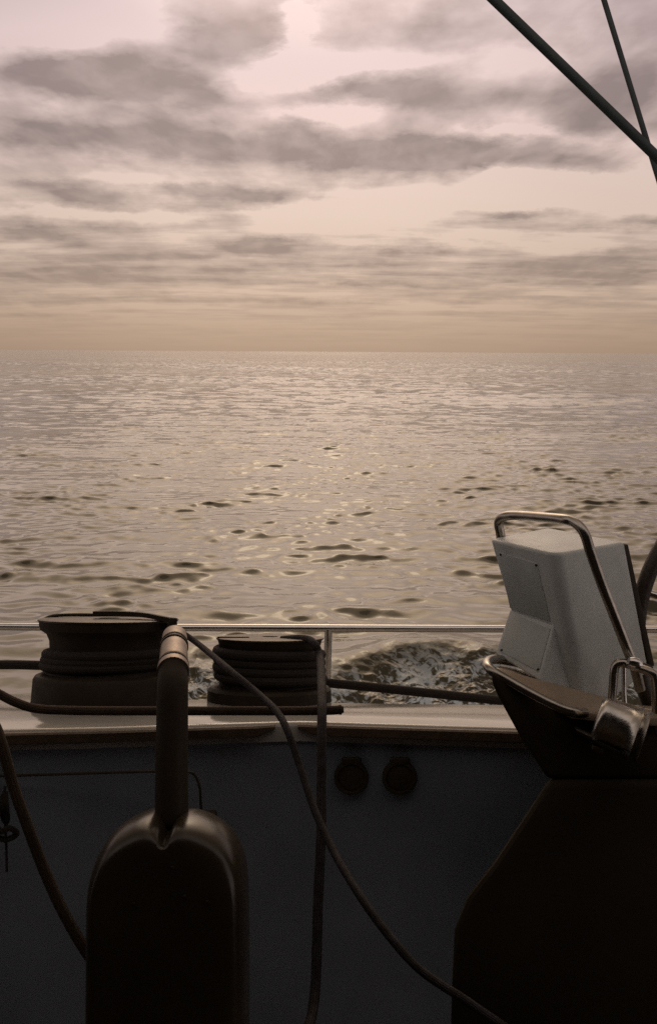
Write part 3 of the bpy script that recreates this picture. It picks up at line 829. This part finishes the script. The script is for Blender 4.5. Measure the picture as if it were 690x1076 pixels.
# ---- the pod
pod = root('instrument_pod', 'pale plastic instrument pod, a flared box seen from behind with a kinked side panel', 'instrument pod', at(600, 725, YC + .08))
C = at(583.5, 582, YC + 0.03)
Wc = BOAT @ C
def atw(px, py, zw):                               # pixel on a level plane of the world
    d = CAMROT.to_3x3() @ Vector(((px - 345) / F, (538 - py) / F, -1))
    p = EYE + d * ((zw - EYE.z) / d.z)
    return BOAT.inverted() @ p
Lc = atw(514, 566, Wc.z); Rc = atw(656, 569.5, Wc.z); Bk = Lc + Rc - C
Bk = Bk.lerp(atw(566, 553, Wc.z), 0.5)
Mb = at(608, 733, C.y + 0.015)
nrm = (Rc - C).cross(Mb - C).normalized()
def onface(px, py):
    d = ray(px, py)
    return d * (C.dot(nrm) / d.dot(nrm))
W_ = Lc - C                                         # across the pod's left face
N_ = onface(642, 736); Rb = onface(682, 706)
def onpl(px, py, A_, B_, D_):
    n_ = (B_ - A_).cross(D_ - A_); d = ray(px, py)
    return d * (A_.dot(n_) / d.dot(n_))
Mf = onpl(554, 706, Lc, C, Mb)
Nf = N_ + W_ * .8; Rf = Rb + W_ * .8
bm = NB()
loft(bm, [C, Mb, N_, Rb, Rc], [Lc, Mf, Nf, Rf, Bk])
bmesh.ops.recalc_face_normals(bm, faces=bm.faces[:])
ce = [e for e in bm.edges if {tuple(round(q, 5) for q in v.co) for v in e.verts} == {tuple(round(q, 5) for q in C), tuple(round(q, 5) for q in Mb)}]
bmesh.ops.bevel(bm, geom=ce, offset=0.020, segments=6, profile=0.5, affect='EDGES', clamp_overlap=True)
bevel(bm, 0.0060, 4, 26)
link('housing', bm, M['pod'], pod, 30)
# wedge shaped lower housing standing out of the left face
K = onpl(582, 657, Lc, C, Mb)
def onnear(px, py):
    d = ray(px, py); return d * (K.dot(nrm) / d.dot(nrm))
B0 = onnear(567, 716)
Kf = onpl(535, 640, Lc, C, Mb)
B0f = onpl(519.5, 687, Kf, K, B0)
inn = (Rc - C).normalized() * 0.012
Mw = onpl(601, 729, Lc, C, Mb) + inn; Mwf = onpl(552, 703, Lc, C, Mb) + inn
bm = NB()
loft(bm, [K + inn, K, B0, Mw], [Kf + inn, Kf, B0f, Mwf])
bevel(bm, 0.0035, 3, 20)
link('lower_housing', bm, M['pod'], pod, 30)
def plate(name, q, th, m, bw=0.0008):
    n_ = (q[1] - q[0]).cross(q[3] - q[0]).normalized()
    if n_.dot(q[0]) > 0: n_ = -n_
    bm = NB(); loft(bm, [p + n_ * th for p in q], [p - n_ * 0.002 for p in q])
    return link(name, bevel(bm, bw, 2), m, pod, 30)
def plate_px(name, pxs, A_, B_, D_, th):
    """plate in the plane of three housing corners, corners given where they are seen"""
    q = [onpl(px, py, A_, B_, D_) for px, py in pxs]
    return plate(name, q, th, M['panel']), q
up_p, qa = plate_px('upper_panel', [(523.5, 580), (564, 592), (578, 653), (536, 639)], Lc, C, Mb, 0.0016)
lo_p, qb = plate_px('lower_panel', [(536.5, 645), (578, 661), (566, 706), (524.5, 684)], Kf, K, B0, 0.0018)
def screw(p, parent, r_=0.0020):
    n_ = -p.normalized()
    bm = NB(); lathe(bm, [(r_, -.002), (r_, .003), (r_ * .6, .004), (0, .004)], p, n_, 12)
    link('screw', bm, M['black'], parent)
cen = lambda q: sum(q, Vector()) / 4
for i in (0, 1): screw(qa[i].lerp(cen(qa), 0.08), up_p)
for i in (2, 3): screw(qb[i].lerp(cen(qb), 0.08), lo_p)
# black bezel of the screen on the pod's far side
dx_ = (Rc - C).normalized() * 0.006
A = [Rc + dx_ * .2 + (Rb - Rc) * .03 + W_ * .05, Rb + dx_ * .2 + (Rc - Rb) * .03, Rf + dx_ * .2, Bk + dx_ * .2 + (Rf - Bk) * .03]
bm = NB(); loft(bm, A, [p + (Rc - C).normalized() * 0.016 for p in A])
link('screen_bezel', bevel(bm, 0.003, 2), M['black'], pod, 35)

# ---- steering wheel, only its rim's near-left arc enters the frame
wheel = root('steering_wheel', 'leather covered steering wheel rim curving in at the right edge behind the pod', 'wheel', at(800, 700, 1.75))
YW = 1.74
wc = at(842, 672, YW)
rw = 178 * pw(0, YW)
nx = Vector((0.35, -1, 0.1)).normalized()
e1 = nx.orthogonal().normalized(); e2 = nx.cross(e1)
bm = NB()
circ = [wc + Vector((math.cos(a) * rw, math.cos(a) * rw * .1, math.sin(a) * rw)) for a in [k * 2 * math.pi / 96 for k in range(97)]]
tube(bm, circ, 8.2 * pw(0, YW), 16, False)
link('rim', bm, M['leather'], wheel)
for k in range(5):
    a = R(20) + k * 2 * math.pi / 5
    bm = NB(); tube(bm, [wc, wc + Vector((math.cos(a) * rw, math.cos(a) * rw * .1, math.sin(a) * rw))], 0.007, 10)
    link('spoke', bm, M['steel'], wheel)
bm = NB(); lathe(bm, [(0, -.03), (.04, -.03), (.05, 0), (.04, .03), (0, .03)], wc, (0, 1, 0), 24)
link('hub', bm, M['steel'], wheel)

# ================================================================== RIGGING ABOVE
YS = 2.3
bm = NB()
a, b = at(686, 161.5, YS), at(519, 0, YS)
d_ = b - a
tube(bm, [a - d_ * 3.2, a, b, b + d_ * 12], 5.6 * pw(0, YS), 14)
alone('backstay', bm, M['line'], 'thicker dark stay slanting steeply across the upper right sky', 'stay', tuple(a - d_ * 3.2), 'stays across the upper right sky')
bm = NB()
YS2 = 2.75
a, b = at(690, 184, YS2), at(634, 0, YS2)
d_ = b - a
tube(bm, [a - d_ * 2.6, a, b, b + d_ * 12], 3.0 * pw(0, YS2), 12)
alone('backstay', bm, M['line'], 'thinner and steeper dark stay crossing behind the thick one at the right edge', 'stay', tuple(a - d_ * 2.6), 'stays across the upper right sky')
